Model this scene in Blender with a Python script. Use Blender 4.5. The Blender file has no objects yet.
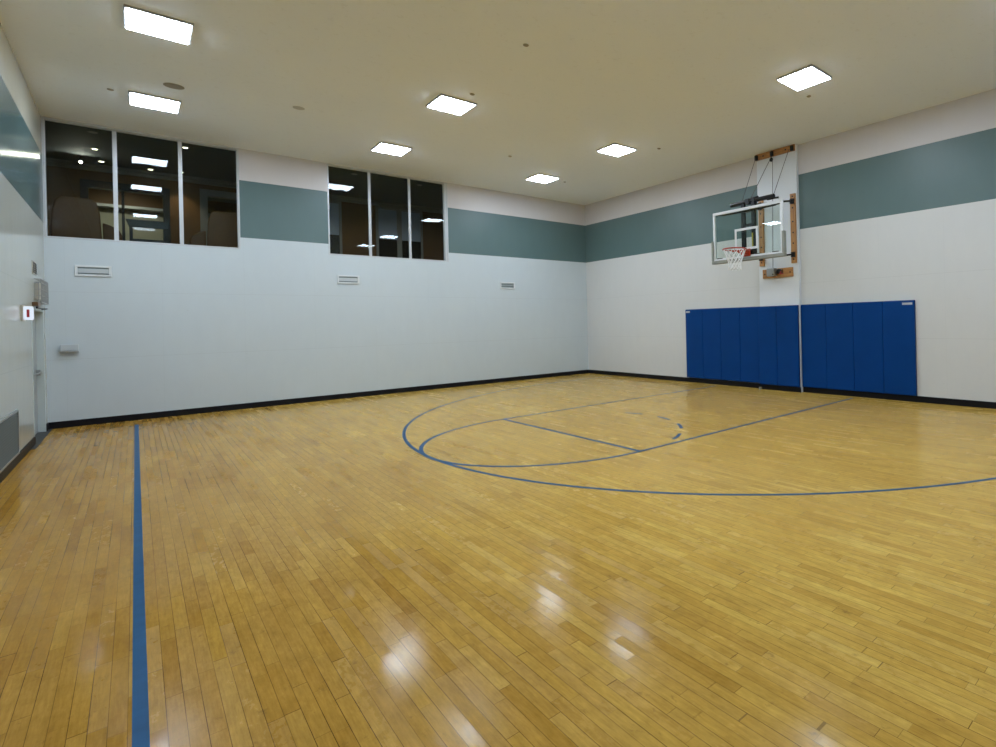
import bpy, bmesh, math, random
from mathutils import Vector, Matrix
random.seed(4)
C = bpy.context.scene
COL = C.collection
PI = math.pi
W, D, H = 11.205, 15.0, 5.3975            # room: x from -W to 0, y from -D to 0
S0, S1 = 3.552, 4.744                     # painted band
KC = -7.46                                # centre line of the hoop

# ------------------------------------------------------------------ materials
def new_mat(name):
    m = bpy.data.materials.new(name); m.use_nodes = True
    nt = m.node_tree; b = nt.nodes['Principled BSDF']
    return m, nt, b
def N(nt, t, **k):
    n = nt.nodes.new(t)
    for a, v in k.items(): setattr(n, a, v)
    return n
def mth(nt, op, a, b=None, c=None, clamp=False):
    n = N(nt, 'ShaderNodeMath', operation=op, use_clamp=clamp)
    for i, v in enumerate((a, b, c)):
        if v is None: continue
        if isinstance(v, (int, float)): n.inputs[i].default_value = v
        else: nt.links.new(v, n.inputs[i])
    return n.outputs[0]
def mixc(nt, fac, a, b, mode='MIX'):
    n = N(nt, 'ShaderNodeMix', data_type='RGBA', blend_type=mode)
    for i, v in ((0, fac), (6, a), (7, b)):
        if isinstance(v, (int, float)): n.inputs[i].default_value = v
        elif isinstance(v, tuple): n.inputs[i].default_value = (*v, 1) if len(v) == 3 else v
        else: nt.links.new(v, n.inputs[i])
    return n.outputs[2]
def noise(nt, vec, scale, detail=2, rough=.5):
    n = N(nt, 'ShaderNodeTexNoise'); n.inputs['Scale'].default_value = scale
    n.inputs['Detail'].default_value = detail; n.inputs['Roughness'].default_value = rough
    if vec is not None: nt.links.new(vec, n.inputs['Vector'])
    return n.outputs[0]
def objco(nt, scale=None):
    t = N(nt, 'ShaderNodeNewGeometry').outputs['Position']
    if scale:
        m = N(nt, 'ShaderNodeVectorMath', operation='MULTIPLY'); nt.links.new(t, m.inputs[0]); m.inputs[1].default_value = scale
        return m.outputs[0]
    return t
def plain(name, col, rough=.5, metal=0, var=.06, scale=6, spec=.5, coat=0, bump=0):
    m, nt, b = new_mat(name)
    f = noise(nt, objco(nt), scale, 3)
    dark = tuple(c * (1 - var) for c in col); light = tuple(min(1, c * (1 + var)) for c in col)
    nt.links.new(mixc(nt, f, dark, light), b.inputs['Base Color'])
    b.inputs['Roughness'].default_value = rough; b.inputs['Metallic'].default_value = metal
    b.inputs['Specular IOR Level'].default_value = spec
    b.inputs['Coat Weight'].default_value = coat
    if bump:
        bn = N(nt, 'ShaderNodeBump'); bn.inputs['Strength'].default_value = bump; bn.inputs['Distance'].default_value = .002
        nt.links.new(noise(nt, objco(nt), 60, 3), bn.inputs['Height']); nt.links.new(bn.outputs[0], b.inputs['Normal'])
    return m
def emit(name, col, st):
    m, nt, b = new_mat(name); nt.nodes.remove(b)
    e = N(nt, 'ShaderNodeEmission'); e.inputs[0].default_value = (*col, 1); e.inputs[1].default_value = st
    nt.links.new(e.outputs[0], nt.nodes['Material Output'].inputs[0]); return m
def glass(name, tint=(1, 1, 1), base=.04):
    m, nt, b = new_mat(name); nt.nodes.remove(b)
    g = N(nt, 'ShaderNodeNewGeometry')
    d = N(nt, 'ShaderNodeVectorMath', operation='DOT_PRODUCT')
    nt.links.new(g.outputs['Normal'], d.inputs[0]); nt.links.new(g.outputs['Incoming'], d.inputs[1])
    c = mth(nt, 'ABSOLUTE', d.outputs['Value'])
    f = mth(nt, 'POWER', mth(nt, 'SUBTRACT', 1, c, clamp=True), 5)
    f = mth(nt, 'MULTIPLY_ADD', f, 1 - base, base)
    t = N(nt, 'ShaderNodeBsdfTransparent'); t.inputs[0].default_value = (*tint, 1)
    r = N(nt, 'ShaderNodeBsdfGlossy'); r.inputs['Roughness'].default_value = .015
    x = N(nt, 'ShaderNodeMixShader'); nt.links.new(f, x.inputs[0]); nt.links.new(t.outputs[0], x.inputs[1]); nt.links.new(r.outputs[0], x.inputs[2])
    nt.links.new(x.outputs[0], nt.nodes['Material Output'].inputs[0]); return m

WHITE = (.68, .70, .70); UPPER = (.64, .605, .59); BAND = (.088, .153, .150)
def wall_mat(name, white, upper, band, rough, axis, banded=True, bump=.25, var=1.0):
    """painted panel wall: white below, green band, warm pale band above; faint panel joints"""
    m, nt, b = new_mat(name)
    pos = objco(nt); s = N(nt, 'ShaderNodeSeparateXYZ'); nt.links.new(pos, s.inputs[0])
    z = s.outputs[2]; u = s.outputs[axis]
    n1 = noise(nt, pos, .7, 3); n2 = noise(nt, objco(nt, (1, 1, .35)), 5, 4, .6)
    def vary(col, a):
        a = a * var
        d = tuple(c * (1 - a) for c in col); l = tuple(c * (1 + a) for c in col)
        return mixc(nt, n2, d, l)
    base = vary(white, .05)
    if banded:
        f0 = mth(nt, 'GREATER_THAN', z, S0); f1 = mth(nt, 'GREATER_THAN', z, S1)
        base = mixc(nt, f0, base, vary(band, .12)); base = mixc(nt, f1, base, vary(upper, .04))
    base = mixc(nt, mth(nt, 'MULTIPLY', n1, .10), base, tuple(c * .6 for c in white))
    # joints: horizontal each 1.185 m, vertical each 1.22 m
    hz = mth(nt, 'ABSOLUTE', mth(nt, 'SUBTRACT', mth(nt, 'FRACT', mth(nt, 'ADD', mth(nt, 'DIVIDE', z, 1.185), .5)), .5))
    vz = mth(nt, 'ABSOLUTE', mth(nt, 'SUBTRACT', mth(nt, 'FRACT', mth(nt, 'ADD', mth(nt, 'DIVIDE', u, 1.22), .5)), .5))
    j = mth(nt, 'MAXIMUM', mth(nt, 'LESS_THAN', hz, .0035), mth(nt, 'MULTIPLY', mth(nt, 'LESS_THAN', vz, .0025), .45))
    base = mixc(nt, mth(nt, 'MULTIPLY', j, .13), base, (.2, .19, .17))
    # scuffs low down (their own shape)
    sc = noise(nt, objco(nt, (1, 1, 2.2)), 9, 5, .7)
    sm = mth(nt, 'MULTIPLY', mth(nt, 'GREATER_THAN', sc, .66), mth(nt, 'LESS_THAN', z, 2.3))
    base = mixc(nt, mth(nt, 'MULTIPLY', sm, .10), base, (.3, .29, .27))
    nt.links.new(base, b.inputs['Base Color'])
    rr = mth(nt, 'MULTIPLY_ADD', n2, .15 * var, rough - .07 * var); nt.links.new(rr, b.inputs['Roughness'])
    bn = N(nt, 'ShaderNodeBump'); bn.inputs['Strength'].default_value = bump; bn.inputs['Distance'].default_value = .003
    nt.links.new(mth(nt, 'SUBTRACT', noise(nt, pos, 3.0, 4), mth(nt, 'MULTIPLY', j, 1.5)), bn.inputs['Height'])
    nt.links.new(bn.outputs[0], b.inputs['Normal'])
    return m

def floor_mat():
    m, nt, b = new_mat('maple strip floor')
    pos = objco(nt); s = N(nt, 'ShaderNodeSeparateXYZ'); nt.links.new(pos, s.inputs[0])
    w = .0572
    r = mth(nt, 'DIVIDE', s.outputs[0], w); row = mth(nt, 'FLOOR', r); fx = mth(nt, 'FRACT', r)
    wn = N(nt, 'ShaderNodeTexWhiteNoise', noise_dimensions='1D'); nt.links.new(row, wn.inputs['W'])
    rv = wn.outputs['Value']
    ln = mth(nt, 'MULTIPLY_ADD', rv, .28, .42)
    # uneven board lengths: warp the run of every row a little
    cw = N(nt, 'ShaderNodeCombineXYZ'); nt.links.new(row, cw.inputs[0]); nt.links.new(s.outputs[1], cw.inputs[1])
    wob = noise(nt, cw.outputs[0], 1.1, 0)
    yy = mth(nt, 'ADD', mth(nt, 'DIVIDE', mth(nt, 'ADD', s.outputs[1], mth(nt, 'MULTIPLY', wob, .9)), ln), mth(nt, 'MULTIPLY', rv, 37.7))
    bid = mth(nt, 'FLOOR', yy); fy = mth(nt, 'FRACT', yy)
    cb = N(nt, 'ShaderNodeCombineXYZ'); nt.links.new(row, cb.inputs[0]); nt.links.new(bid, cb.inputs[1])
    w2 = N(nt, 'ShaderNodeTexWhiteNoise', noise_dimensions='2D'); nt.links.new(cb.outputs[0], w2.inputs['Vector'])
    bv = w2.outputs['Value']
    sc3 = N(nt, 'ShaderNodeSeparateColor'); nt.links.new(w2.outputs['Color'], sc3.inputs[0])
    ramp = N(nt, 'ShaderNodeValToRGB'); e = ramp.color_ramp.elements
    e[0].position = 0; e[0].color = (.48, .292, .058, 1)
    e[1].position = 1; e[1].color = (.66, .455, .115, 1)
    for p, c in ((.10, (.545, .343, .072)), (.5, (.575, .372, .082)), (.88, (.605, .40, .092))):
        x = ramp.color_ramp.elements.new(p); x.color = (*c, 1)
    nt.links.new(bv, ramp.inputs[0]); col = ramp.outputs[0]
    # grain inside each board
    go = N(nt, 'ShaderNodeVectorMath', operation='ADD'); nt.links.new(pos, go.inputs[0]); nt.links.new(w2.outputs['Color'], go.inputs[1])
    gm = N(nt, 'ShaderNodeVectorMath', operation='MULTIPLY'); nt.links.new(go.outputs[0], gm.inputs[0]); gm.inputs[1].default_value = (60, 4.5, 1)
    grain = noise(nt, gm.outputs[0], 1.5, 5, .65)
    gcol = mixc(nt, grain, (.60, .55, .46), (1.30, 1.32, 1.34))
    col = mixc(nt, .9, col, gcol, 'MULTIPLY')
    # wear and old lacquer blotches
    big = noise(nt, objco(nt, (1, .6, 1)), .8, 4, .6)
    mid = noise(nt, objco(nt, (1, .5, 1)), 5.5, 5, .65)
    col = mixc(nt, .75, col, mixc(nt, big, (.82, .77, .70), (1.16, 1.18, 1.2)), 'MULTIPLY')
    col = mixc(nt, .7, col, mixc(nt, mid, (.66, .62, .55), (1.30, 1.31, 1.32)), 'MULTIPLY')
    # shade painted into the floor colour: darker, deeper amber toward the left side
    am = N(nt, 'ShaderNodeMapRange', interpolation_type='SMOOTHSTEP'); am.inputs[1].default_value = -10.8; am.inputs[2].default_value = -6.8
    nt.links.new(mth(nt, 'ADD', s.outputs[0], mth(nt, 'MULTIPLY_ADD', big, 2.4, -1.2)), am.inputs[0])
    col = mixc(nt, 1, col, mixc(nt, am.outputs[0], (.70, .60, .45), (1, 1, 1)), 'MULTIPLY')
    fine = noise(nt, objco(nt, (1, .45, 1)), 24, 4, .7)
    col = mixc(nt, .75, col, mixc(nt, fine, (.62, .58, .52), (1.36, 1.37, 1.38)), 'MULTIPLY')
    smr = N(nt, 'ShaderNodeMapRange'); smr.inputs[1].default_value = .62; smr.inputs[2].default_value = .74
    nt.links.new(noise(nt, objco(nt, (1, .6, 1)), 15, 4, .65), smr.inputs[0])
    col = mixc(nt, mth(nt, 'MULTIPLY', smr.outputs[0], .5), col, (.14, .07, .022))
    # joints
    g1 = mth(nt, 'LESS_THAN', fx, .045); 
    g1 = mth(nt, 'MULTIPLY', g1, mth(nt, 'MULTIPLY_ADD', mth(nt, 'POWER', noise(nt, cw.outputs[0], .8, 1), 2), 1.9, .26))
    g2 = mth(nt, 'MULTIPLY', mth(nt, 'LESS_THAN', mth(nt, 'MULTIPLY', fy, ln), .0035), mth(nt, 'MULTIPLY_ADD', sc3.outputs[1], .7, .2))
    gap = mth(nt, 'MAXIMUM', g1, g2, clamp=True)
    col = mixc(nt, mth(nt, 'MULTIPLY', gap, .85), col, (.040, .018, .006))
    nt.links.new(col, b.inputs['Base Color'])
    ro = mth(nt, 'ADD', mth(nt, 'MULTIPLY_ADD', fine, .14, .03), mth(nt, 'MULTIPLY', mth(nt, 'POWER', sc3.outputs[2], 1.5), .20))
    nt.links.new(ro, b.inputs['Roughness'])
    b.inputs['Specular IOR Level'].default_value = .06
    # each board lies at its own slight tilt, lacquer slightly wavy
    hgt = mth(nt, 'ADD', mth(nt, 'MULTIPLY', mth(nt, 'MULTIPLY', mth(nt, 'SUBTRACT', sc3.outputs[0], .5), mth(nt, 'SUBTRACT', fx, .5)), .45),
              mth(nt, 'MULTIPLY_ADD', grain, .12, mth(nt, 'MULTIPLY', gap, -.9)))
    bn = N(nt, 'ShaderNodeBump'); bn.inputs['Strength'].default_value = .22; bn.inputs['Distance'].default_value = .0014
    nt.links.new(hgt, bn.inputs['Height']); nt.links.new(bn.outputs[0], b.inputs['Normal'])
    return m

def wood_mat(name, c1, c2, rough=.45, axis=2):
    m, nt, b = new_mat(name)
    sc = [38, 38, 38]; sc[axis] = 3
    g = noise(nt, objco(nt, tuple(sc)), 1, 4, .6)
    r = N(nt, 'ShaderNodeMapRange'); r.inputs[1].default_value = .3; r.inputs[2].default_value = .7; nt.links.new(g, r.inputs[0])
    nt.links.new(mixc(nt, r.outputs[0], c1, c2), b.inputs['Base Color']); b.inputs['Roughness'].default_value = rough
    return m

M = {}
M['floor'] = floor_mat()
M['wall_y'] = wall_mat('painted wall x run', (.57, .635, .655), UPPER, BAND, .42, 0, bump=.1, var=.6)
M['wall_x'] = wall_mat('painted wall y run', (.665, .67, .65), UPPER, BAND, .42, 1, bump=.1, var=.6)
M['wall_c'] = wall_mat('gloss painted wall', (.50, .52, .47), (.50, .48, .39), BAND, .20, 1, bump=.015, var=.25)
M['wall_d'] = wall_mat('plain wall', WHITE, UPPER, BAND, .42, 0)
M['column'] = plain('white painted column', (.74, .77, .80), .4, var=.03, scale=2)
M['black_rubber'] = plain('black rubber base', (.005, .005, .007), .5, spec=.2)
M['alu'] = plain('pale window metal', (.55, .57, .58), .35, .2, var=.03)
M['reveal'] = plain('window reveal paint', (.50, .50, .49), .5, var=.03)
M['line'] = plain('blue court paint', (.008, .076, .180), .34, var=.30, scale=7, spec=.05)
M['glass'] = glass('window glass', (.80, .86, .85), .018)
M['bb_glass'] = glass('backboard glass', (.90, .95, .93), .028)
M['lamp'] = emit('lamp diffuser', (.85, .99, 1.19), 55.5)
M['lamp_dim'] = emit('dimmed lamp diffuser', (.85, .99, 1.20), 15.0)
M['lamp_frame'] = plain('lamp frame', (.42, .43, .44), .4, var=.03)
M['pad'] = plain('blue vinyl', (.0005, .044, .200), .45, var=.10, scale=3, spec=.12)
M['pad_edge'] = plain('dark blue piping', (.003, .012, .05), .5)
M['label'] = plain('pale label', (.5, .52, .55), .5)
M['bracket_wood'] = wood_mat('varnished board', (.32, .14, .04), (.56, .28, .09), .4, 2)
M['bracket_wood_h'] = wood_mat('varnished board across', (.32, .14, .04), (.56, .28, .09), .4, 1)
M['black_steel'] = plain('black steel', (.012, .012, .012), .35, .3)
M['grey_steel'] = plain('galvanised steel', (.38, .39, .38), .35, .7)
M['white_steel'] = plain('white painted steel', (.70, .72, .72), .35)
M['bb_pad'] = plain('grey green foam edge', (.25, .255, .215), .6)
M['rim'] = plain('orange red steel', (.42, .040, .012), .4)
M['net'] = plain('white net cord', (.85, .86, .86), .8)
M['cable'] = plain('steel cable', (.10, .10, .095), .4, .5)
M['yellow'] = plain('yellow tape', (.50, .40, .03), .5)
M['red'] = plain('red plastic', (.40, .02, .03), .35)
M['cream'] = plain('cream plastic', (.45, .42, .34), .45)
M['grille'] = plain('dull grille metal', (.07, .075, .06), .5, .2)
M['grille_light'] = plain('pale grille metal', (.50, .54, .55), .4, .1)
M['grille_white'] = plain('white grille frame', (.68, .71, .71), .4)
M['dark'] = plain('dark cavity', (.03, .035, .04), .7)
M['mid_dark'] = plain('shaded duct', (.16, .20, .20), .7)
M['door'] = plain('pale grey door', (.36, .39, .39), .35, var=.04)
M['door_frame'] = plain('pale door frame', (.50, .56, .54), .35, var=.04)
M['bronze'] = plain('bronze closer', (.18, .10, .05), .35, .6)
M['threshold'] = plain('dark rubber mat', (.03, .032, .028), .5, var=.3, scale=20)
M['ceil_plate'] = plain('beige ceiling plate', (.30, .26, .20), .6)
M['lounge_wall'] = plain('brown lounge wall', (.17, .095, .042), .7, var=.10, scale=2)
M['lounge_ceil'] = plain('grey lounge ceiling', (.15, .18, .185), .8)
M['lounge_floor'] = plain('dark carpet', (.05, .035, .03), .9)
M['crown'] = plain('grey moulding', (.30, .31, .32), .5)
M['black_wood'] = plain('black wood', (.012, .010, .010), .35)
M['cream_wall'] = plain('cream wall', (.52, .50, .38), .7)
M['armchair'] = plain('brown leather', (.15, .060, .018), .6, var=.15, scale=5)
M['blind'] = plain('pale blue window shade', (.42, .52, .70), .6)
M['can'] = plain('downlight trim', (.45, .45, .43), .4)
M['can_lit'] = emit('downlight glow', (1, .86, .62), 9)
M['can_hot'] = emit('spot lamp glow', (1, .90, .76), 1500)
M['strobe'] = emit('strobe lens', (.80, .88, 1.0), .95)

def ceiling_mat():
    m, nt, b = new_mat('painted ceiling')
    pos = objco(nt); n1 = noise(nt, pos, .8, 3); n2 = noise(nt, pos, 14, 4, .6)
    c = mixc(nt, n1, (.84, .89, .94), (.88, .92, .96))
    c = mixc(nt, mth(nt, 'MULTIPLY', mth(nt, 'GREATER_THAN', n2, .64), .07), c, (.3, .27, .2))
    nt.links.new(c, b.inputs['Base Color']); b.inputs['Roughness'].default_value = .7
    bn = N(nt, 'ShaderNodeBump'); bn.inputs['Strength'].default_value = .3; bn.inputs['Distance'].default_value = .004
    nt.links.new(n2, bn.inputs['Height']); nt.links.new(bn.outputs[0], b.inputs['Normal'])
    return m
M['ceiling'] = ceiling_mat()

# ------------------------------------------------------------------ mesh helpers
def box(bm, x0, y0, z0, x1, y1, z1):
    v = [bm.verts.new((x, y, z)) for x in (min(x0, x1), max(x0, x1)) for y in (min(y0, y1), max(y0, y1)) for z in (min(z0, z1), max(z0, z1))]
    for f in ((0, 1, 3, 2), (4, 6, 7, 5), (0, 4, 5, 1), (2, 3, 7, 6), (0, 2, 6, 4), (1, 5, 7, 3)):
        bm.faces.new([v[i] for i in f])
def tube(bm, pts, r, seg=10, closed=False, cap=True):
    pts = [Vector(p) for p in pts]; n = len(pts); rings = []
    up = None
    for i, p in enumerate(pts):
        a = pts[i - 1] if (i > 0 or closed) else p; c = pts[(i + 1) % n] if (i < n - 1 or closed) else p
        t = (c - a).normalized()
        if up is None:
            up = Vector((0, 0, 1)) if abs(t.z) < .9 else Vector((1, 0, 0))
        s = t.cross(up).normalized(); up = s.cross(t).normalized()
        rr = r[i] if isinstance(r, (list, tuple)) else r
        rings.append([bm.verts.new(p + (s * math.cos(2 * PI * k / seg) + up * math.sin(2 * PI * k / seg)) * rr) for k in range(seg)])
    m = n if closed else n - 1
    for i in range(m):
        A, B = rings[i], rings[(i + 1) % n]
        for k in range(seg):
            bm.faces.new([A[k], A[(k + 1) % seg], B[(k + 1) % seg], B[k]])
    if cap and not closed:
        bm.faces.new(rings[0][::-1]); bm.faces.new(rings[-1])
def lathe(bm, c, prof, seg=24, axis='z'):
    rings = []
    for r, h in prof:
        ring = []
        for k in range(seg):
            a = 2 * PI * k / seg; p = (r * math.cos(a), r * math.sin(a), h)
            if axis == 'x': p = (h, p[0], p[1])
            if axis == 'y': p = (p[0], h, p[1])
            ring.append(bm.verts.new((c[0] + p[0], c[1] + p[1], c[2] + p[2])))
        rings.append(ring)
    for A, B in zip(rings, rings[1:]):
        for k in range(seg): bm.faces.new([A[k], A[(k + 1) % seg], B[(k + 1) % seg], B[k]])
    bm.faces.new(rings[0][::-1]); bm.faces.new(rings[-1])
def obj(name, bm, mat, parent=None, bevel=0, smooth=False, seg=2):
    bmesh.ops.recalc_face_normals(bm, faces=bm.faces)
    org = Vector((0, 0, 0))                                  # shapes are written in room metres, stored about their own base
    if parent is not None:
        q = parent
        while q is not None: org += Vector(q.location); q = q.parent
    else:
        lo = [min(v.co[i] for v in bm.verts) for i in range(3)]; hi = [max(v.co[i] for v in bm.verts) for i in range(3)]
        org = Vector(((lo[0] + hi[0]) / 2, (lo[1] + hi[1]) / 2, lo[2]))
    bmesh.ops.translate(bm, verts=bm.verts, vec=-org)
    me = bpy.data.meshes.new(name); bm.to_mesh(me); bm.free()
    o = bpy.data.objects.new(name, me); COL.objects.link(o); me.materials.append(M[mat] if isinstance(mat, str) else mat)
    if smooth:
        for p in me.polygons: p.use_smooth = True
    if bevel:
        b = o.modifiers.new('bevel', 'BEVEL'); b.width = bevel; b.segments = seg; b.limit_method = 'ANGLE'
    if parent is not None:
        o.parent = parent
    else: o.location = org
    return o
def B(name, mat, dims, parent=None, bevel=0):
    bm = bmesh.new(); box(bm, *dims); return obj(name, bm, mat, parent, bevel)
def tag(o, label=None, cat=None, group=None, kind=None):
    if label: o['label'] = label
    if cat: o['category'] = cat
    if group: o['group'] = group
    if kind: o['kind'] = kind
    return o
def empty(name, loc, label=None, cat=None, group=None, kind=None):
    o = bpy.data.objects.new(name, None); COL.objects.link(o); o.location = loc; o.empty_display_size = .1
    return tag(o, label, cat, group, kind)
def struct(o, label=None, cat=None): return tag(o, label, cat, kind='structure')
def copy_tree(o, loc, label):
    c = o.copy(); COL.objects.link(c); c.location = loc; c['label'] = label
    for ch in list(o.children):
        k = ch.copy(); COL.objects.link(k); k.parent = c
        for g in ch.children:
            q = g.copy(); COL.objects.link(q); q.parent = k
    return c

# ------------------------------------------------------------------ the room
T = .16
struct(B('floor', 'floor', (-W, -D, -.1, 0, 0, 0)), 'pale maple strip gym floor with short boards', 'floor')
struct(B('ceiling', 'ceiling', (-W - T, -D - T, H, T, T, H + .1)), 'flat beige white gym ceiling', 'ceiling')
struct(B('wall_right', 'wall_x', (0, -D - T, 0, T, T, H)), 'white wall with green band behind the basketball hoop', 'wall')
struct(B('wall_back', 'wall_d', (-W - T, -D - T, 0, 0, -D, H)), 'gym wall behind the camera', 'wall')
# far wall with the two window openings
WZ0, WZ1 = 3.305, 5.388
WX = [(-11.204, -8.585), (-7.035, -4.345)]
bm = bmesh.new()
box(bm, -W - T, 0, 0, 0, T, WZ0); box(bm, -W - T, 0, WZ1, 0, T, H)
box(bm, -W - T, 0, WZ0, WX[0][0], T, WZ1); box(bm, WX[0][1], 0, WZ0, WX[1][0], T, WZ1); box(bm, WX[1][1], 0, WZ0, 0, T, WZ1)
struct(obj('wall_far', bm, 'wall_y'), 'long white wall with green band and two viewing windows', 'wall')
# left wall with the door opening
DY0, DY1, DZ = -1.80, -.30, 2.06
bm = bmesh.new()
box(bm, -W - T, -D, 0, -W, DY0, H); box(bm, -W - T, DY1, 0, -W, 0, H); box(bm, -W - T, DY0, DZ, -W, DY1, H)
struct(obj('wall_left', bm, 'wall_c'), 'glossy cream left wall with green band', 'wall')
struct(B('column', 'column', (-.085, -7.99, 0, 0, -6.93, H), bevel=.004), 'flat white wall column behind the basketball backboard', 'column')

# baseboards
struct(B('baseboard_far', 'black_rubber', (-W, -.014, 0, 0, 0, .115), bevel=.004), 'black rubber base along the far wall', 'baseboard')
bm = bmesh.new(); box(bm, -.014, -D, 0, 0, -7.99, .115); box(bm, -.014, -6.93, 0, 0, -.014, .115); box(bm, -.099, -7.99, 0, -.085, -6.93, .115)
struct(obj('baseboard_right', bm, 'black_rubber', bevel=.004), 'black rubber base along the right wall', 'baseboard')
bm = bmesh.new(); box(bm, -W, -D, 0, -W + .014, DY0 - .01, .115); box(bm, -W, DY1 + .012, 0, -W + .014, -.014, .115)
struct(obj('baseboard_left', bm, 'black_rubber', bevel=.004), 'black rubber base along the left wall', 'baseboard')

# windows
def window(n, x0, x1, mull, label):
    e = empty('window_%d' % n, ((x0 + x1) / 2, 0, WZ0), label, 'window', kind='structure')
    f = .028; y0, y1 = -.006, .13
    bm = bmesh.new()
    box(bm, x0, y0, WZ1 - f, x1, y1, WZ1); box(bm, x0, y0, WZ0, x1, y1, WZ0 + f)
    box(bm, x0, y0, WZ0 + f, x0 + f, y1, WZ1 - f); box(bm, x1 - f, y0, WZ0 + f, x1, y1, WZ1 - f)
    obj('window_frame', bm, 'alu', e, .003)
    if n == 2: B('window_jamb', 'alu', (x1 - f - .055, .005, WZ0 + f, x1 - f, .125, WZ1 - f), e, .003)
    xs = [x0 + f] + list(mull) + [x1 - f - (.056 if n == 2 else 0)]
    for m in mull: B('mullion', 'alu', (m - .020, .05, WZ0 + f, m + .020, .092, WZ1 - f), e, .003)
    for i, (a, b) in enumerate(zip(xs, xs[1:])):
        a2 = a + (.020 if i else 0); b2 = b - (.020 if i < len(mull) else 0)
        bm = bmesh.new(); s = .009
        for q in ((a2, WZ1 - f - s, b2, WZ1 - f), (a2, WZ0 + f, b2, WZ0 + f + s), (a2, WZ0 + f + s, a2 + s, WZ1 - f - s), (b2 - s, WZ0 + f + s, b2, WZ1 - f - s)):
            box(bm, q[0], .055, q[1], q[2], .085, q[3])
        fr = obj('glazing_bead', bm, 'alu', e)
        B('window_pane', 'glass', (a2 + s, .068, WZ0 + f + s, b2 - s, .074, WZ1 - f - s), e)
    return e
window(1, *WX[0], (-10.345, -9.467), 'three pane viewing window in the left corner of the far wall')
window(2, *WX[1], (-6.165, -5.27), 'three pane viewing window right of the green wall patch')

# door in the left wall
d = empty('door_1', (-W - .08, (DY0 + DY1) / 2, 0), 'pale grey door in a pale frame at the far end of the left wall', 'door', kind='structure')
bm = bmesh.new(); fw = .055
box(bm, -W - T, DY0, 0, -W + .004, DY0 + fw, DZ); box(bm, -W - T, DY1 - fw, 0, -W + .004, DY1, DZ); box(bm, -W - T, DY0 + fw, DZ - fw, -W + .004, DY1 - fw, DZ)
obj('door_frame', bm, 'door_frame', d, .004)
bm = bmesh.new(); box(bm, -W - .125, DY0 + fw + .004, .012, -W - .08, DY1 - fw - .004, DZ - fw - .004)
leaf = obj('door_leaf', bm, 'door', d, .003)
bm = bmesh.new(); tube(bm, [(-W - .035, DY0 + .10, 1.0), (-W - .035, DY1 - .12, 1.0)], .014)
box(bm, -W - .08, DY0 + .10, .95, -W - .03, DY0 + .15, 1.05); box(bm, -W - .08, DY1 - .17, .95, -W - .03, DY1 - .12, 1.05)
obj('push_bar', bm, 'grey_steel', leaf)
bm = bmesh.new(); box(bm, -W - T, DY0, -.1, -W, DY1, .004); box(bm, -W, -2.35, .0003, -W + .055, -.016, .004)
struct(obj('trim_1', bm, 'threshold'), 'dark rubber threshold in the door recess', 'threshold')

# ------------------------------------------------------------------ court markings
LW = .05
def ribbon(name, pts, label, w=LW, z=.0012, closed=False, t=.001):
    bm = bmesh.new(); n = len(pts); L = []; R = []
    for i, p in enumerate(pts):
        a = pts[max(i - 1, 0)]; b = pts[min(i + 1, n - 1)]
        dx, dy = b[0] - a[0], b[1] - a[1]; l = math.hypot(dx, dy); nx, ny = -dy / l * w / 2, dx / l * w / 2
        L.append([bm.verts.new((p[0] + nx, p[1] + ny, zz)) for zz in (.0002, z)]); R.append([bm.verts.new((p[0] - nx, p[1] - ny, zz)) for zz in (.0002, z)])
    for i in range(n - 1):
        bm.faces.new([L[i][1], R[i][1], R[i + 1][1], L[i + 1][1]]); bm.faces.new([L[i][0], L[i + 1][0], R[i + 1][0], R[i][0]])
        bm.faces.new([L[i][0], L[i][1], L[i + 1][1], L[i + 1][0]]); bm.faces.new([R[i][1], R[i][0], R[i + 1][0], R[i + 1][1]])
    bm.faces.new([L[0][0], R[0][0], R[0][1], L[0][1]]); bm.faces.new([L[-1][1], R[-1][1], R[-1][0], L[-1][0]])
    return tag(obj(name, bm, 'line'), label, 'floor marking')
def arc(cx, cy, r, a0, a1, n): return [(cx + r * math.cos(math.radians(a0 + (a1 - a0) * i / n)), cy + r * math.sin(math.radians(a0 + (a1 - a0) * i / n))) for i in range(n + 1)]
FT = -5.765
ribbon('half_court_line', [(-10.143, -14.95), (-10.143, -.72)], 'long straight blue line running from the far wall toward the camera on the left')
R3 = 6.02
tp = arc(-1.6, KC, R3, 90, 270, 96)
ribbon('three_point_line', [(-.20, KC + R3)] + tp + [(-.20, KC - R3)], 'large blue three point arc, the widest curve on the floor', z=.0012, w=.044)
ribbon('free_throw_line', [(FT, KC - 1.78), (FT, KC + 1.78)], 'short straight blue line crossing the lane between its two long sides', z=.0013)
ribbon('free_throw_arc', [(FT + (x - FT) * 1.035, y) for x, y in arc(FT, KC, 1.80, 90.5, 269.5, 48)], 'smaller blue half circle inside the three point arc', z=.0016)
ribbon('lane_line', [(FT - .02, KC - 1.80), (-.24, KC - 1.80)], 'straight blue lane side nearer the camera, ending under the blue pads', z=.0019)
ribbon('lane_line', [(FT - .02, KC + 1.80), (-.24, KC + 1.80)], 'straight blue lane side nearer the far wall, thin and faint', z=.0019)
dn = {13: 'short blue floor dash straight in front of the lane circle, second from the far side', -11.5: 'short blue floor dash near the middle of the dashed curve, third from the far side',
      -36: 'short blue floor dash where the dashed curve bends back toward the lane side', -60: 'short blue floor dash of the dashed curve closest to the camera',
      37.5: 'faint short blue floor dash of the curve, third nearest the far lane side'}
for a, l in dn.items():
    if a == 37.5: continue
    o = ribbon('lane_dash', arc(FT, KC, 1.79, a - 6, a + 6, 6), l, z=.0012); o['group'] = 'dashes of the free throw circle'

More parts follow.
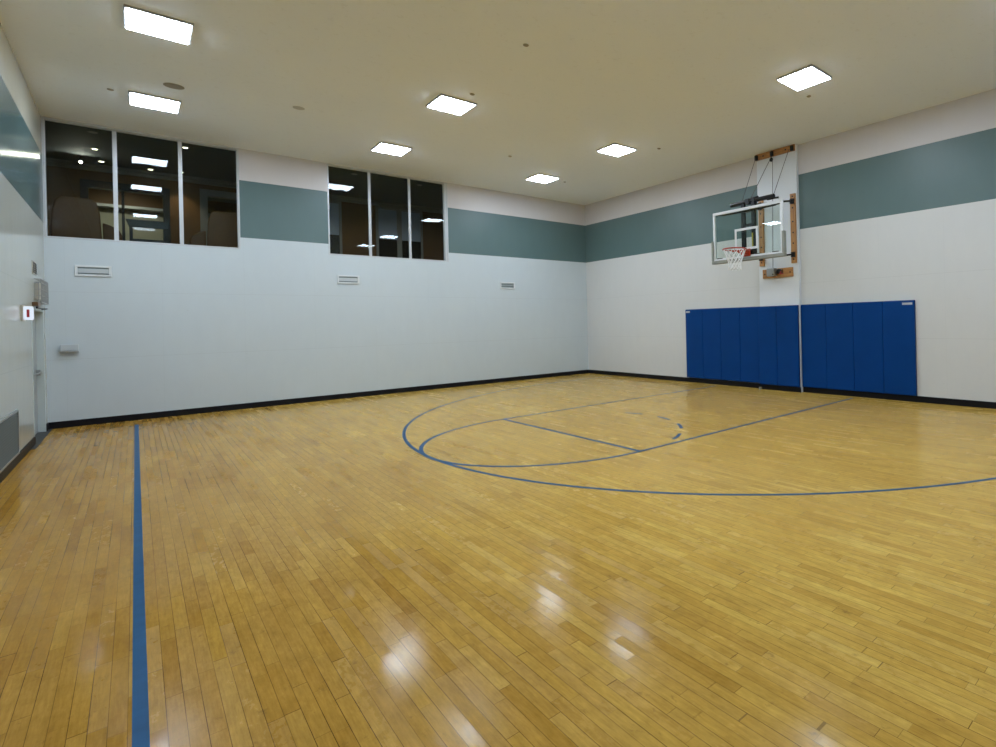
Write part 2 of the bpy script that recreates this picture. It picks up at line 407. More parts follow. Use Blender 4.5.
# ------------------------------------------------------------------ ceiling lights
rows = {-2.07: 'nearest the far wall', -5.17: 'second out from the far wall', -9.9: 'third out from the far wall', -13.05: 'fourth out from the far wall'}
cols = {-9.85: 'left', -6.32: 'middle', -2.74: 'right'}
def make_light(x, y, label):
    e = empty('ceiling_light', (x, y, H), label, 'ceiling light', 'square ceiling lights')
    a, b, t = .298, .322, .022
    bm = bmesh.new(); z0, z1 = H - .03, H
    box(bm, x - a, y - b, z0, x + a, y - b + t, z1); box(bm, x - a, y + b - t, z0, x + a, y + b, z1)
    box(bm, x - a, y - b + t, z0, x - a + t, y + b - t, z1); box(bm, x + a - t, y - b + t, z0, x + a, y + b - t, z1)
    obj('light_frame', bm, 'lamp_frame', e, .002)
    B('diffuser', 'lamp', (x - a + t, y - b + t, H - .037, x + a - t, y + b - t, H - .008), e)
    return e
first = None
for y, rn in rows.items():
    for x, cn in cols.items():
        lab = 'square white ceiling light in the %s row, %s' % (cn, rn)
        if first is None: first = make_light(x, y, lab); continue
        dx, dy = {(-9.85, -5.17): (-.02, -.03), (-9.85, -2.07): (.015, -.06), (-6.32, -2.07): (.015, .03), (-2.74, -5.17): (0, .04), (-2.74, -2.07): (.01, .04), (-2.74, -9.9): (-.01, .025), (-6.32, -9.9): (0, -.2)}.get((x, y), (0, 0))
        n = copy_tree(first, (x + dx, y + dy, H), lab)
        if (x, y) == (-9.85, -13.05):                      # fourth light of the left row, output lowered to darken the left floor
            for k in n.children:
                if k.name.startswith('diffuser'): k.data = k.data.copy(); k.data.materials[0] = M['lamp_dim']

# small ceiling fittings
def plate(x, y, r, label, name='sprinkler_head', cat='sprinkler head', mat='ceil_plate', t=.012):
    bm = bmesh.new(); lathe(bm, (x, y, H), [(r, .002), (r, -t * .5), (r * .8, -t), (r * .35, -t * 1.4), (r * .1, -t * 1.5)], 20)
    return tag(obj(name, bm, mat, smooth=False), label, cat)
for x, y, l in ((-10.34, -2.25, 'small brown sprinkler cap left of the left row of lights'),
                (-6.24, -5.80, 'small brown sprinkler cap beside the middle row light second from the far wall'),
                (-2.07, -9.54, 'small brown sprinkler cap just beyond the nearest right row light'),
                (-2.09, -5.79, 'small brown sprinkler cap right of the second right row light'),
                (-2.08, -2.07, 'small brown sprinkler cap in the far right corner of the ceiling'),
                (-4.22, -3.18, 'small brown sprinkler cap between the middle and right light rows'),
                (-6.39, -7.81, 'small brown sprinkler cap alone in the open middle of the ceiling')):
    o = plate(x, y, .038, l); o['group'] = 'sprinkler caps on the ceiling'
plate(-9.66, -3.04, .12, 'round beige ceiling cover plate between the two left row lights', 'ceiling_cover_plate', 'cover plate', t=.010)
plate(-8.13, -3.29, .085, 'pale round ceiling patch between the left and middle light rows', 'ceiling_cover_plate', 'cover plate', 'reveal', t=.006)

# ------------------------------------------------------------------ far wall fittings
def vent(x0, x1, z0, z1, label, lou, back, lv=((.5, .30),)):
    e = empty('air_vent', ((x0 + x1) / 2, 0, z0), label, 'air vent', 'white wall vents under the windows')
    f = .035; bm = bmesh.new(); y0 = -.022
    box(bm, x0, y0, z0, x1, 0, z0 + f); box(bm, x0, y0, z1 - f, x1, 0, z1); box(bm, x0, y0, z0 + f, x0 + f, 0, z1 - f); box(bm, x1 - f, y0, z0 + f, x1, 0, z1 - f)
    obj('vent_frame', bm, 'grille_white', e, .004)
    B('duct_back', back, (x0 + f, -.004, z0 + f, x1 - f, 0, z1 - f), e)
    h = z1 - z0 - 2 * f
    for zc, hh in lv:
        zc = z0 + f + h * zc
        bm = bmesh.new(); box(bm, x0 + f + .002, -.016, zc - h * hh, x1 - f - .002, -.006, zc + h * hh)
        obj('louvre', bm, lou, e)
    return e
vent(-10.862, -10.415, 2.655, 2.852, 'white wall vent on the far wall under the left window', 'grille_light', 'mid_dark')
vent(-6.885, -6.437, 2.655, 2.852, 'white wall vent on the far wall under the right window', 'grille_light', 'mid_dark')
vent(-2.94, -2.49, 2.640, 2.832, 'white wall vent with dark slots, rightmost on the far wall', 'grille_light', 'mid_dark', ((.5, .06), (.85, .05)))
e = empty('wall_box', (-10.94, 0, 1.31), 'small white box low on the far wall left of the long floor line', 'wall box')
B('box_body', 'grille_light', (-11.045, -.07, 1.335, -10.833, 0, 1.447), e, .006)
B('box_base', 'grey_steel', (-11.05, -.085, 1.31, -10.828, 0, 1.332), e, .003)

# ------------------------------------------------------------------ left wall fittings
X = -W
e = empty('return_air_grille', (X, -4.2, .12), 'large dull metal return grille low on the left wall', 'air grille')
y0, y1, z0, z1, f = -4.95, -3.44, .118, .685, .03
bm = bmesh.new()
box(bm, X, y0, z0, X + .02, y1, z0 + f); box(bm, X, y0, z1 - f, X + .02, y1, z1); box(bm, X, y0, z0 + f, X + .02, y0 + f, z1 - f); box(bm, X, y1 - f, z0 + f, X + .02, y1, z1 - f)
obj('grille_frame', bm, 'grey_steel', e, .003)
B('duct_back', 'dark', (X, y0 + f, z0 + f, X + .004, y1 - f, z1 - f), e)
for k in range(16):
    zc = z0 + f + (z1 - z0 - 2 * f) * (k + .5) / 16
    bm = bmesh.new(); v = [bm.verts.new((X + a, y, zc + b)) for y in (y0 + f, y1 - f) for a, b in ((.006, -.002), (.018, -.018), (.018, -.014), (.006, .002))]
    for q in ((0, 1, 2, 3), (7, 6, 5, 4), (0, 4, 5, 1), (1, 5, 6, 2), (2, 6, 7, 3), (3, 7, 4, 0)): bm.faces.new([v[i] for i in q])
    obj('louvre', bm, 'grille', e)
# caged cream box above the door
e = empty('caged_emergency_light', (X, -.9, 2.13), 'cream box in a wire cage above the door', 'emergency light')
B('light_body', 'cream', (X, -1.40, 2.18, X + .05, -.65, 2.44), e, .006)
bm = bmesh.new(); a0, a1, c0, c1, xo = -1.48, -.55, 2.13, 2.49, X + .075
r = .0045
for z in (c0, c0 + .1, c0 + .2, c0 + .3, c1): tube(bm, [(X + .001, a0, z), (xo, a0, z), (xo, a1, z), (X + .001, a1, z)], r, 6)
for i in range(9):
    y = a0 + (a1 - a0) * i / 8; tube(bm, [(X + .001, y, c0), (xo, y, c0), (xo, y, c1), (X + .001, y, c1)], r, 6)
tube(bm, [(X + .05, a0, c0), (X + .05, a0, c1)], r, 6)
obj('wire_cage', bm, 'grey_steel', e)
# slotted dark plate
e = empty('slotted_wall_plate', (X, -1.38, 2.57), 'small pale wall plate with two columns of dark slots above the caged box', 'wall plate')
B('plate', 'cream', (X, -1.62, 2.56, X + .006, -1.14, 2.76), e, .002)
for c in range(2):
    for k in range(5):
        yy = -1.57 + c * .24; zz = 2.58 + k * .035
        B('slot', 'dark', (X + .006, yy, zz, X + .012, yy + .17, zz + .022), e)
# alarm unit with glowing clear cover
e = empty('alarm_strobe', (X, -2.75, 1.82), 'bright glowing alarm box with a small red mark on the left wall before the door', 'alarm')
B('back_plate', 'cream', (X - .002, -2.90, 1.82, X + .02, -2.62, 2.035), e, .004)
B('strobe_lens', 'strobe', (X + .02, -2.87, 1.835, X + .095, -2.65, 2.02), e, .012)
B('red_tab', 'red', (X + .05, -2.876, 1.87, X + .075, -2.87, 1.975), e, .003)
# door closer
e = empty('door_closer', (X, -1.4, 2.08), 'bronze door closer with a bent arm above the door', 'door closer')
B('closer_body', 'bronze', (X, -1.72, 2.065, X + .06, -1.42, 2.125), e, .006)
bm = bmesh.new(); tube(bm, [(X + .03, -1.52, 2.066), (X + .03, -1.52, 2.04), (X + .10, -1.15, 2.035), (X + .03, -.85, 2.035)], .011, 8)
obj('closer_arm', bm, 'black_steel', e)

# ------------------------------------------------------------------ blue wall pads
PZ0, PZ1 = .125, 1.905
def pad(y0, y1, x0, label, z0=PZ0, z1=PZ1, lab=None):
    e = empty('wall_pad', (x0, (y0 + y1) / 2, z0), label, 'wall pad', 'blue wall pads under the hoop')
    B('pad_backer', 'pad_edge', (x0 - .011, y0 + .003, z0, x0, y1 - .003, z1), e)
    bm = bmesh.new(); box(bm, x0 - .055, y0 + .002, z0 + .004, x0 - .011, y1 - .002, z1 - .004)
    obj('pad_cushion', bm, 'pad', e, .011, seg=3)
    if lab: B('pad_label', 'label', (x0 - .0575, lab[0], z1 - .085, x0 - .055, lab[1], z1 - .045), e)
    return e
bx = -.0145
ys = [-4.49, -5.095, -5.70, -6.305, -6.91]
names = ['first wall pad at the far left end, with a small white label', 'second wall pad from the left end', 'third wall pad from the left end', 'fourth wall pad from the left end, beside the column']
for i in range(4): pad(ys[i + 1], ys[i], bx, 'blue vinyl ' + names[i], lab=((-4.66, -4.52) if i == 0 else None))
pad(-7.425, -6.925, -.1, 'blue vinyl wall pad on the left half of the column', z0=.117, z1=1.90)
pad(-7.985, -7.425, -.1, 'blue vinyl wall pad on the right half of the column', z0=.117, z1=1.90)
ys = [-8.005, -8.61, -9.225, -9.84, -10.455]
names = ['first wall pad right of the column', 'second wall pad right of the column', 'third wall pad right of the column', 'last wall pad at the right end, with a small white label']
for i in range(4): pad(ys[i + 1], ys[i], bx, 'blue vinyl ' + names[i], z0=.118, lab=((-10.42, -10.23) if i == 3 else None))
B_ = tag(B('floor_bracket', 'grey_steel', (-.20, -6.99, .0, -.156, -6.93, .06), bevel=.004), 'small grey steel bracket at the foot of the column pads', 'bracket')

# ------------------------------------------------------------------ mounting boards on the column
cx = -.085
def mount_board(name, y0, y1, z0, z1, mat, label, bolts):
    e = empty(name, (cx, (y0 + y1) / 2, z0), label, 'mounting board')
    B('plank', mat, (cx - .04, y0, z0, cx, y1, z1), e, .004)
    for (by, bz) in bolts:
        bm = bmesh.new(); lathe(bm, (cx - .04, by, bz), [(.017, 0), (.017, -.006), (.009, -.006), (.009, -.014)], 10, 'x')
        obj('bolt', bm, 'black_steel', e)
    return e
BZ0, BZ1 = 2.82, 4.33
RB = (-7.965, -7.835); LB = (-7.105, -6.975)
bz = [2.90, 3.25, 3.48, 3.72, 4.02, 4.27]
mount_board('mounting_board', *RB, BZ0, BZ1, 'bracket_wood', 'upright varnished wooden board on the right edge of the column', [((RB[0] + RB[1]) / 2, z) for z in bz])
mount_board('mounting_board', *LB, BZ0, BZ1, 'bracket_wood', 'upright varnished wooden board behind the backboard glass', [((LB[0] + LB[1]) / 2, z) for z in bz])
mount_board('mounting_board', -7.975, -6.92, 5.255, 5.39, 'bracket_wood_h', 'horizontal varnished wooden board at the top of the column', [(-6.99, 5.32), (-7.15, 5.32), (-7.75, 5.32)])
mount_board('mounting_board', -7.86, -7.06, 2.53, 2.735, 'bracket_wood_h', 'short varnished wooden board below the backboard holding the winch', [(-7.12, 2.63), (-7.80, 2.63)])
e = empty('winch', (cx - .04, -7.36, 2.56), 'grey winch box on the short wooden board under the backboard', 'winch')
B('winch_housing', 'grey_steel', (cx - .16, -7.46, 2.565, cx - .04, -7.25, 2.745), e, .012)
bm = bmesh.new(); lathe(bm, (cx - .04, -7.53, 2.66), [(.06, 0), (.06, -.05), (.04, -.07)], 16, 'x'); obj('winch_drum', bm, 'black_steel', e)
bm = bmesh.new(); tube(bm, [(cx - .10, -7.60, 2.66), (cx - .14, -7.60, 2.60), (cx - .14, -7.68, 2.60)], .012, 8)
obj('crank_handle', bm, 'red', e)
bm = bmesh.new(); lathe(bm, (cx - .16, -7.43, 2.60), [(.016, .01), (.016, -.012)], 12, 'x'); obj('winch_knob', bm, 'black_steel', e)
B('shaft_plate', 'bronze', (cx - .07, -7.62, 2.62, cx - .04, -7.56, 2.70), e, .003)

# ------------------------------------------------------------------ basketball hoop
FX = -1.22                                   # front face of the backboard
BB0, BB1 = 2.895, 3.962
h = empty('basketball_hoop', (cx, KC, 2.8), 'wall mounted basketball hoop with clear backboard, orange rim and white net', 'basketball hoop')
YA, YB = KC - .9144, KC + .9144
fr = bmesh.new(); bw = .058
for q in ((YA, BB1 - bw, YB, BB1), (YA, BB0, YB, BB0 + bw), (YA, BB0 + bw, YA + bw, BB1 - bw), (YB - bw, BB0 + bw, YB, BB1 - bw)):
    box(fr, FX, q[0], q[1], FX + .045, q[2], q[3])
frame = obj('backboard_frame', fr, 'white_steel', h, .004)
board = B('backboard_glass', 'bb_glass', (FX + .004, YA + bw, BB0 + bw, FX + .016, YB - bw, BB1 - bw), h)
sq = bmesh.new(); a, b0, b1, w = .305, 3.07, 3.53, .05
for q in ((KC - a, b1 - w, KC + a, b1), (KC - a, b0, KC + a, b0 + w), (KC - a, b0 + w, KC - a + w, b1 - w), (KC + a - w, b0 + w, KC + a, b1 - w)):
    box(sq, FX - .0005, q[0], q[1], FX + .0045, q[2], q[3])
obj('target_square', sq, 'white_steel', board)
# padded bottom edge that turns up both sides, U section
pb = bmesh.new(); t = .038; up = .45
box(pb, FX - .03, YA - t, BB0 - .055, FX + .065, YB + t, BB0 + .015)
for y in (YA - t, YB - .012): box(pb, FX - .03, y, BB0 + .015, FX + .065, y + t + .012, BB0 + up)
obj('edge_padding', pb, 'bb_pad', h, .010, seg=3)
# corner bolts plate marks
for y in (YA + .10, YB - .26):
    B('corner_clip', 'black_steel', (FX - .003, y, BB0 + .052, FX, y + .16, BB0 + .068), frame)
for y in (YA + .08, YB - .28): B('corner_clip', 'black_steel', (FX + .016, y, BB1 - .075, FX + .04, y + .20, BB1 - .058), frame)
# rim
rc = (-1.61, KC, 3.048); R_ = .2286 + .009
bm = bmesh.new(); tube(bm, [(rc[0] + R_ * math.cos(2 * PI * k / 40), rc[1] + R_ * math.sin(2 * PI * k / 40), rc[2]) for k in range(40)], .0125, 8, True)
ring = obj('rim', bm, 'rim', h, smooth=True)
bm = bmesh.new()
box(bm, FX - .10, KC - .075, 2.955, FX - .005, KC + .075, 3.05)     # spring housing
box(bm, FX - .02, KC - .11, 2.93, FX - .003, KC + .11, 3.08)        # back plate
for s in (-1, 1):                                                   # arms to the ring
    tube(bm, [(FX - .06, KC + s * .09, 3.03), (FX - .17, KC + s * .115, 3.033), (FX - .26, KC + s * .17, 3.037)], .016, 8)
    tube(bm, [(FX - .05, KC + s * .07, 2.97), (FX - .13, KC + s * .07, 2.99), (FX - .19, KC + s * .10, 3.03)], .012, 8)
obj('rim_bracket', bm, 'rim', ring, .003)
# net
def net():
    bm = bmesh.new(); n = 12; lev = [(R_ - .004, 0), (.195, -.085), (.165, -.165), (.140, -.235), (.125, -.30), (.130, -.36), (.138, -.41)]
    for par in (0, 1):
        for k in range(n):
            for sgn in (1, -1):
                pts = []
                for j, (r, z) in enumerate(lev):
                    ang = 2 * PI * (k + (.5 * (j % 2) * sgn) + par * 0) / n
                    pts.append((rc[0] + r * math.cos(ang), rc[1] + r * math.sin(ang), rc[2] - .008 + z))
                if par == 0: tube(bm, pts, .0062, 6)
    return bm
obj('net', net(), 'net', ring)
for k in range(12):
    bm = bmesh.new(); a = 2 * PI * k / 12; x_, y_ = rc[0] + R_ * math.cos(a), rc[1] + R_ * math.sin(a)
    tube(bm, [(x_ - .012 * math.sin(a), y_ + .012 * math.cos(a), rc[2] - .006), (x_, y_, rc[2] - .024), (x_ + .012 * math.sin(a), y_ - .012 * math.cos(a), rc[2] - .006)], .003, 5)
    obj('net_hook', bm, 'rim', ring)
# steel carrier behind the board
MX = FX + .12
for y in (-7.31, -7.58):
    B('mast', 'black_steel', (MX - .03, y - .045, 2.86, MX + .03, y + .045, 4.10), h, .004)
B('height_tape', 'yellow', (MX - .034, -7.575, 3.10, MX - .0305, -7.54, 3.42), h)
for z in (3.03, 3.60, 3.90): B('mast_rung', 'black_steel', (MX - .028, -7.534, z - .025, MX + .028, -7.356, z + .025), h)
bm = bmesh.new()
box(bm, MX - .095, -7.61, 2.93, MX - .03, -7.28, 3.09)
obj('goal_mount', bm, 'black_steel', h, .004)
for y in (-6.75, -8.17):
    bm = bmesh.new(); tube(bm, [(FX + .075, y, 3.90), (MX, -7.31 if y > KC else -7.58, 3.90)], .018, 8); obj('carrier_strut', bm, 'black_steel', h)
    bm = bmesh.new(); tube(bm, [(FX + .075, y, 2.925), (MX, -7.31 if y > KC else -7.58, 2.94)], .018, 8); obj('carrier_strut', bm, 'black_steel', h)
for z in (3.92, 2.925): B('carrier_rail', 'black_steel', (FX + .045, YA + .03, z - .018, FX + .075, YB - .03, z + .018), h)
# counterbalance bar above the board
bm = bmesh.new(); tube(bm, [(MX, -6.98, 4.085), (MX, -8.10, 4.10)], .045, 14); obj('top_bar', bm, 'black_steel', h, smooth=False)
bm = bmesh.new()
box(bm, MX - .052, -7.50, 4.03, MX + .052, -7.40, 4.145)
box(bm, MX - .052, -7.64, 4.03, MX + .052, -7.58, 4.145)
tube(bm, [(MX - .02, -7.20, 4.10), (MX - .02, -7.72, 4.15)], .022, 10)
obj('bar_clamp', bm, 'black_steel', h, .01)
bm = bmesh.new(); tube(bm, [(MX - .02, -7.95, 4.05), (MX - .02, -8.22, 4.045)], .02, 10); obj('bar_end', bm, 'black_steel', h)
# hinged wall arms, upper and lower, left and right
for by, my in ((-7.90, -7.58), (-7.04, -7.31)):
    for bz_, mz in ((4.16, 4.0), (3.00, 2.98)):
        bm = bmesh.new(); box(bm, cx - .085, by - .045, bz_ - .055, cx - .04, by + .045, bz_ + .055)
        tube(bm, [(cx - .085, by, bz_ + .05), (cx - .085, by, bz_ - .05)], .022, 10)
        plt = obj('wall_hinge', bm, 'black_steel', h, .004)
        bm = bmesh.new(); tube(bm, [(cx - .09, by, bz_), (cx - .25, by * .8 + my * .2, bz_ - .02), (MX, my, mz)], .021, 10)
        obj('support_arm', bm, 'black_steel', h)
# stays and lift cable
def cable(name, pts, label_part=None, r=.0065):
    bm = bmesh.new(); tube(bm, pts, r, 6); return obj(name, bm, 'cable', h)
TZ = 5.30; tx = cx - .055
for y in (-6.97, -7.40, -7.93):
    B('cable_bracket', 'black_steel', (tx - .035, y - .035, 5.25, cx - .04, y + .035, 5.36), h, .006)
cable('stay_cable', [(tx, -6.94, 5.30), (MX, -7.27, 4.10)])
cable('stay_cable', [(tx, -7.85, 5.30), (MX, -8.09, 4.12)])
bm = bmesh.new(); tube(bm, [(tx - .03, -7.40, 5.27), (tx - .035, -7.40, 5.20)], .012, 8); lathe(bm, (tx - .045, -7.40, 5.17), [(.03, 0), (.045, .006), (.03, .014), (.045, .022), (.03, .028)], 16, 'x')
obj('pulley', bm, 'black_steel', h)
cable('lift_cable', [(tx - .03, -7.365, 5.18), (MX, -7.50, 4.13)])
cable('lift_cable', [(tx - .03, -7.435, 5.18), (cx - .10, -7.39, 2.745)])

# ------------------------------------------------------------------ lounge behind the windows
LZ, LC, LY = 2.9, 5.5, 3.9
LX0, LX1 = -12.6, -.6
struct(B('floor_lounge', 'lounge_floor', (LX0, T + .002, LZ - .1, LX1, 8.2, LZ)), 'dark carpet of the lounge behind the windows', 'floor')
struct(B('ceiling_lounge', 'lounge_ceil', (LX0, T + .002, LC, LX1, 8.2, LC + .1)), 'grey ceiling of the lounge behind the windows', 'ceiling')
struct(B('wall_lounge_left', 'lounge_wall', (LX0 - .1, T + .002, LZ, LX0, 8.2, LC)), 'left wall of the lounge', 'wall')
struct(B('wall_lounge_right', 'lounge_wall', (LX1, T + .002, LZ, LX1 + .1, 8.2, LC)), 'right wall of the lounge', 'wall')
# wall above gym ceiling line closing the lounge front
OX = (-10.95, -9.49, 5.14)            # wide black framed opening
GX = (-8.945, -7.55, 5.235)           # grey framed doorway
bm = bmesh.new()
box(bm, LX0, LY, LZ, OX[0], LY + .12, LC); box(bm, OX[0], LY, OX[2], OX[1], LY + .12, LC)
box(bm, OX[1], LY, LZ, GX[0], LY + .12, LC); box(bm, GX[0], LY, GX[2], GX[1], LY + .12, LC); box(bm, GX[1], LY, LZ, LX1, LY + .12, LC)
struct(obj('wall_lounge_far', bm, 'lounge_wall'), 'brown far wall of the lounge behind the windows', 'wall')
bm = bmesh.new(); box(bm, LX0, LY - .10, LC - .07, LX1, LY, LC); box(bm, LX0, LY - .05, LC - .15, LX1, LY, LC - .07)
struct(obj('trim_2', bm, 'crown', bevel=.01), 'grey crown moulding along the lounge far wall', 'moulding')
bm = bmesh.new(); box(bm, OX[0], LY - .03, OX[2] - .17, OX[1], LY + .15, OX[2]); box(bm, OX[0], LY - .03, LZ, OX[0] + .12, LY + .15, OX[2] - .17); box(bm, OX[1] - .12, LY - .03, LZ, OX[1], LY + .15, OX[2] - .17)
box(bm, -10.31, LY + .03, LZ, -10.26, LY + .09, OX[2] - .17)
struct(obj('door_2', bm, 'black_wood', bevel=.004), 'wide black framed opening in the lounge far wall', 'door frame')
bm = bmesh.new(); box(bm, GX[0], LY - .03, GX[2] - .17, GX[1], LY + .13, GX[2]); box(bm, GX[0], LY - .03, LZ, GX[0] + .15, LY + .13, GX[2] - .17); box(bm, GX[1] - .15, LY - .03, LZ, GX[1], LY + .13, GX[2] - .17)
struct(obj('door_3', bm, 'crown', bevel=.004), 'grey framed doorway in the lounge seen in the right pane of the left window', 'door frame')
struct(B('wall_hall_back', 'cream_wall', (LX0, 7.2, LZ, -7.3, 7.3, 5.05)), 'cream wall far behind the black framed opening', 'wall')
struct(B('wall_hall_soffit', 'lounge_wall', (LX0, 6.9, 5.12, -7.3, 7.3, LC)), 'dark soffit above the cream wall in the far room', 'wall')
struct(B('trim_3', 'grille_white', (LX0, 6.86, 5.05, -7.3, 7.2, 5.12)), 'pale strip under the soffit in the far room', 'moulding')
struct(B('wall_hall_partition', 'lounge_wall', (-7.3, LY + .12, LZ, -7.2, 8.2, LC)), 'partition wall of the far room', 'wall')
struct(B('wall_hall_end', 'lounge_wall', (LX0, 8.2, LZ, LX1, 8.3, LC)), 'end wall of the building behind the lounge', 'wall')

# shaded lounge windows seen in window 2
def shaded(n, x0, x1, label, ztop=5.50 - .16):
    e = empty('window_%d' % n, ((x0 + x1) / 2, LY, LZ), label, 'window', kind='structure')
    f = .07; bm = bmesh.new(); zt = ztop
    box(bm, x0, LY - .04, zt - f, x1, LY, zt); box(bm, x0, LY - .04, LZ, x0 + f, LY, zt - f); box(bm, x1 - f, LY - .04, LZ, x1, LY, zt - f)
    obj('window_frame', bm, 'crown', e, .004)
    B('window_shade', 'blind', (x0 + f, LY - .02, 4.35, x1 - f, LY - .008, zt - f), e)
    B('lower_pane', 'black_wood', (x0 + f, LY - .02, LZ, x1 - f, LY - .008, 4.35), e)
shaded(3, -6.75, -5.86, 'narrow lounge window with a pale blue shade at the left edge of the right window')
shaded(4, -4.96, -4.30, 'left of the two lounge windows with pale blue shades')
shaded(5, -4.30, -3.60, 'right of the two lounge windows with pale blue shades')

# downlights
def can(x, y, label, lit, r=.05):
    e = empty('downlight', (x, y, LC), label, 'downlight', 'round lounge downlights')
    bm = bmesh.new(); lathe(bm, (x, y, LC), [(r * 1.35, 0), (r * 1.35, -.008), (r, -.012)], 20); obj('trim_ring', bm, 'can', e)
    bm = bmesh.new(); lathe(bm, (x, y, LC - .0125), [(r * .85, 0), (r * .8, -.004)], 20); obj('lamp_face', bm, lit, e)
    return e
def spot(x, y, z, tgt, watt, ang, col=(1, .74, .45), blend=.6):
    l = bpy.data.lights.new('spot lamp', 'SPOT'); l.energy = watt; l.spot_size = math.radians(ang); l.spot_blend = blend; l.color = col; l.shadow_soft_size = .03
    o = bpy.data.objects.new('spot_lamp', l); COL.objects.link(o); o.location = (x, y, z)
    o.rotation_euler = (Vector(tgt) - Vector((x, y, z))).to_track_quat('-Z', 'Y').to_euler(); return o
for x, y, l, m in ((-10.64, .95, 'round lounge downlight top left, nearest the glass', 'can'),
                   (-10.66, 2.30, 'lit round lounge downlight behind the left pane, midway back', 'can_lit'),
                   (-10.60, 3.42, 'round lounge downlight above the left glow on the brown wall', 'can_lit'),
                   (-9.82, 3.58, 'lit round lounge downlight in the middle pane of the left window', 'can_lit'),
                   (-9.34, 1.0, 'round lounge downlight behind the right pane of the left window', 'can_lit'),
                   (-6.23, 1.03, 'round lounge downlight behind the left pane of the right window', 'can'),
                   (-4.65, 1.10, 'round lounge downlight behind the right pane of the right window', 'can')):
    can(x, y, l, m)
spot(-10.60, 3.50, LC - .03, (-10.60, 3.80, 4.2), 34, 66, blend=.9)
spot(-9.30, 3.50, LC - .03, (-9.30, 3.80, 4.2), 34, 66, blend=.9)
can(-9.30, 3.45, 'round lounge downlight above the right glow on the brown wall', 'can_lit')
for x, y, p in ((-10.6, 2.0, 18), (-8.4, 2.0, 10), (-6.2, 2.4, 42), (-4.4, 2.4, 42), (-2.2, 2.2, 30)): spot(x, y, LC - .02, (x, y, 0), p, 150, (1, .84, .66), 1)
spot(-10.3, 5.6, LC - .02, (-10.3, 6.6, 4.2), 60, 120, (1, .92, .74), 1)
# the hot aimed spot
e = empty('spotlight', (-10.90, 3.20, LC), 'bright aimed spotlight glaring in the left pane of the left window', 'spotlight')
bm = bmesh.new(); tube(bm, [(-10.90, 3.2, LC), (-10.90, 3.2, LC - .095)], .012, 8); tube(bm, [(-10.90, 3.23, LC - .085), (-10.90, 3.185, LC - .13)], .035, 16)
obj('lamp_housing', bm, 'black_steel', e)
bm = bmesh.new(); tube(bm, [(-10.90, 3.1845, LC - .1305), (-10.90, 3.181, LC - .134)], .017, 14); obj('lamp_face', bm, 'can_hot', e)

# furniture by the glass
def armchair(x, y, label):
    """wide flared leather armchair seen from behind"""
    e = empty('armchair', (x, y, LZ), label, 'armchair', 'brown lounge armchairs')
    prof = [(-.33, .25), (-.30, 1.0), (-.26, 1.20), (-.20, 1.27), (.20, 1.27), (.26, 1.20), (.30, 1.0), (.33, .25)]
    bm = bmesh.new(); A = [bm.verts.new((x + a, y - .08, LZ + c)) for a, c in prof]; Q = [bm.verts.new((x + a * .96, y + .08, LZ + c - .02)) for a, c in prof]
    bm.faces.new(A); bm.faces.new(Q[::-1])
    for i in range(len(prof)): j = (i + 1) % len(prof); bm.faces.new([A[i], A[j], Q[j], Q[i]])
    obj('chair_back', bm, 'armchair', e, .035, True, 3)
    for s in (-1, 1):
        bm = bmesh.new(); prof2 = [(.335, .2), (.325, .84), (.42, .80), (.54, .72), (.58, .62), (.56, .2)]
        A = [bm.verts.new((x + s * a, y - .06, LZ + c)) for a, c in prof2]; Q = [bm.verts.new((x + s * a, y + .62, LZ + c - .04)) for a, c in prof2]
        bm.faces.new(A); bm.faces.new(Q[::-1])
        for i in range(len(prof2)): j = (i + 1) % len(prof2); bm.faces.new([A[i], A[j], Q[j], Q[i]])
        obj('armrest', bm, 'armchair', e, .03, True, 3)
    bm = bmesh.new(); box(bm, x - .32, y + .09, LZ + .2, x + .32, y + .66, LZ + .46); obj('seat', bm, 'armchair', e, .04, True, 3)
    for a in (-.48, .48):
        for b in (-.0, .56):
            bm = bmesh.new(); tube(bm, [(x + a, y + b, LZ), (x + a, y + b, LZ + .21)], .025, 8); obj('leg', bm, 'black_wood', e)
armchair(-10.86, .75, 'large brown leather armchair behind the left pane of the left window')
armchair(-8.74, .75, 'large brown leather armchair behind the right pane of the left window')
e = empty('wooden_chair', (-9.91, 1.6, LZ), 'black wooden chair with an open back in the middle pane of the left window', 'chair')
x, y = -9.91, 1.6
bm = bmesh.new(); v = []
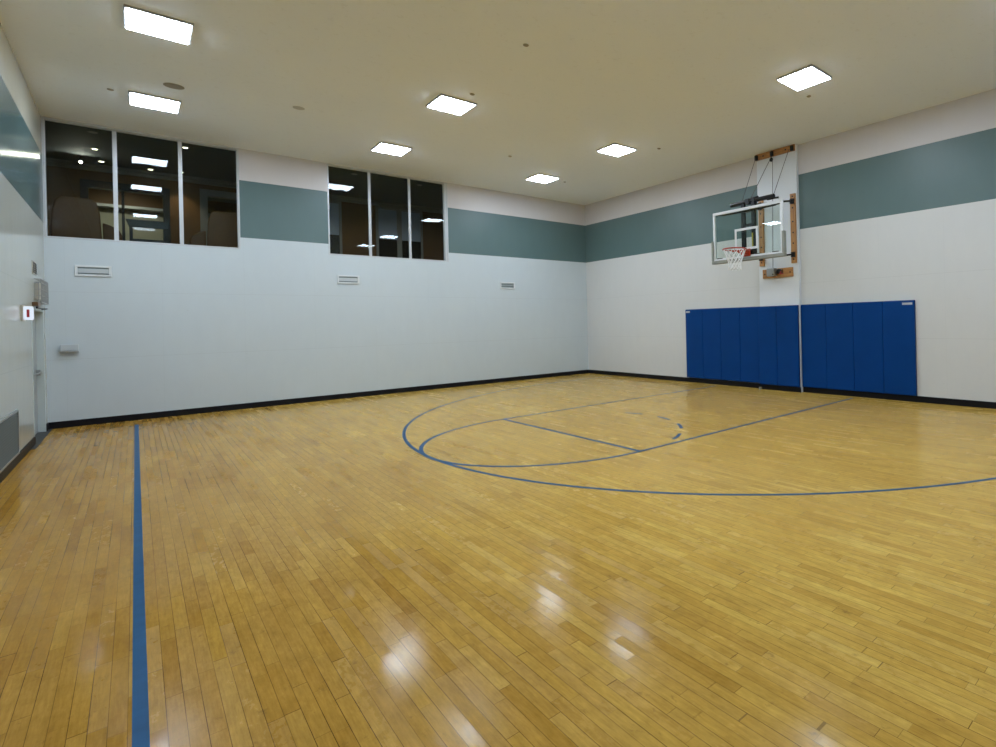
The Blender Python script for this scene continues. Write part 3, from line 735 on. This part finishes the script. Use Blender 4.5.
for yy in (y - .02, y + .02):
    for a, c in ((-.33, 1.08), (.33, 1.08), (.31, .92), (-.28, .92)): v.append(bm.verts.new((x + a, yy, LZ + c)))
for q in ((0, 1, 2, 3), (7, 6, 5, 4), (0, 4, 5, 1), (1, 5, 6, 2), (2, 6, 7, 3), (3, 7, 4, 0)): bm.faces.new([v[i] for i in q])
obj('top_rail', bm, 'black_wood', e, .008)
B('back_rail', 'black_wood', (x - .23, y - .015, LZ + .60, x + .23, y + .015, LZ + .68), e, .006)
for s in (-1, 1):
    bm = bmesh.new(); box(bm, x + s * .25 - .025, y - .02, LZ, x + s * .25 + .025, y + .02, LZ + .92); obj('leg', bm, 'black_wood', e, .004)
    bm = bmesh.new(); box(bm, x + s * .25 - .022, y + .42, LZ, x + s * .25 + .022, y + .46, LZ + .44); obj('leg', bm, 'black_wood', e, .004)
B('seat', 'black_wood', (x - .27, y + .01, LZ + .42, x + .27, y + .47, LZ + .47), e, .01)

# ------------------------------------------------------------------ light, camera
w = bpy.data.worlds.new('world'); C.world = w; w.use_nodes = True
w.node_tree.nodes['Background'].inputs[0].default_value = (.02, .02, .02, 1); w.node_tree.nodes['Background'].inputs[1].default_value = 0

cam = bpy.data.cameras.new('camera'); co = bpy.data.objects.new('camera', cam); COL.objects.link(co); C.camera = co
f, px, py = 537.84, 689.423, 320.416
cam.sensor_width = 36; cam.lens = f * 36 / 996; cam.sensor_fit = 'HORIZONTAL'
cam.shift_x = (498 - px) / 996; cam.shift_y = (py - 373.5) / 996
cam.clip_start = .02; cam.clip_end = 100
yaw, roll = .8004, .023
fwd = Vector((math.sin(yaw), math.cos(yaw), 0)); right = Vector((math.cos(yaw), -math.sin(yaw), 0)); upv = Vector((0, 0, 1))
R2 = right * math.cos(roll) - upv * math.sin(roll); U2 = right * math.sin(roll) + upv * math.cos(roll)
mt = Matrix((R2, U2, -fwd)).transposed().to_4x4(); mt.translation = Vector((-10.1323, -14.4041, 1.6196)); co.matrix_world = mt

C.view_settings.view_transform = 'Standard'; C.view_settings.look = 'None'; C.view_settings.gamma = 1; C.view_settings.use_curve_mapping = False
C.view_settings.exposure = 0
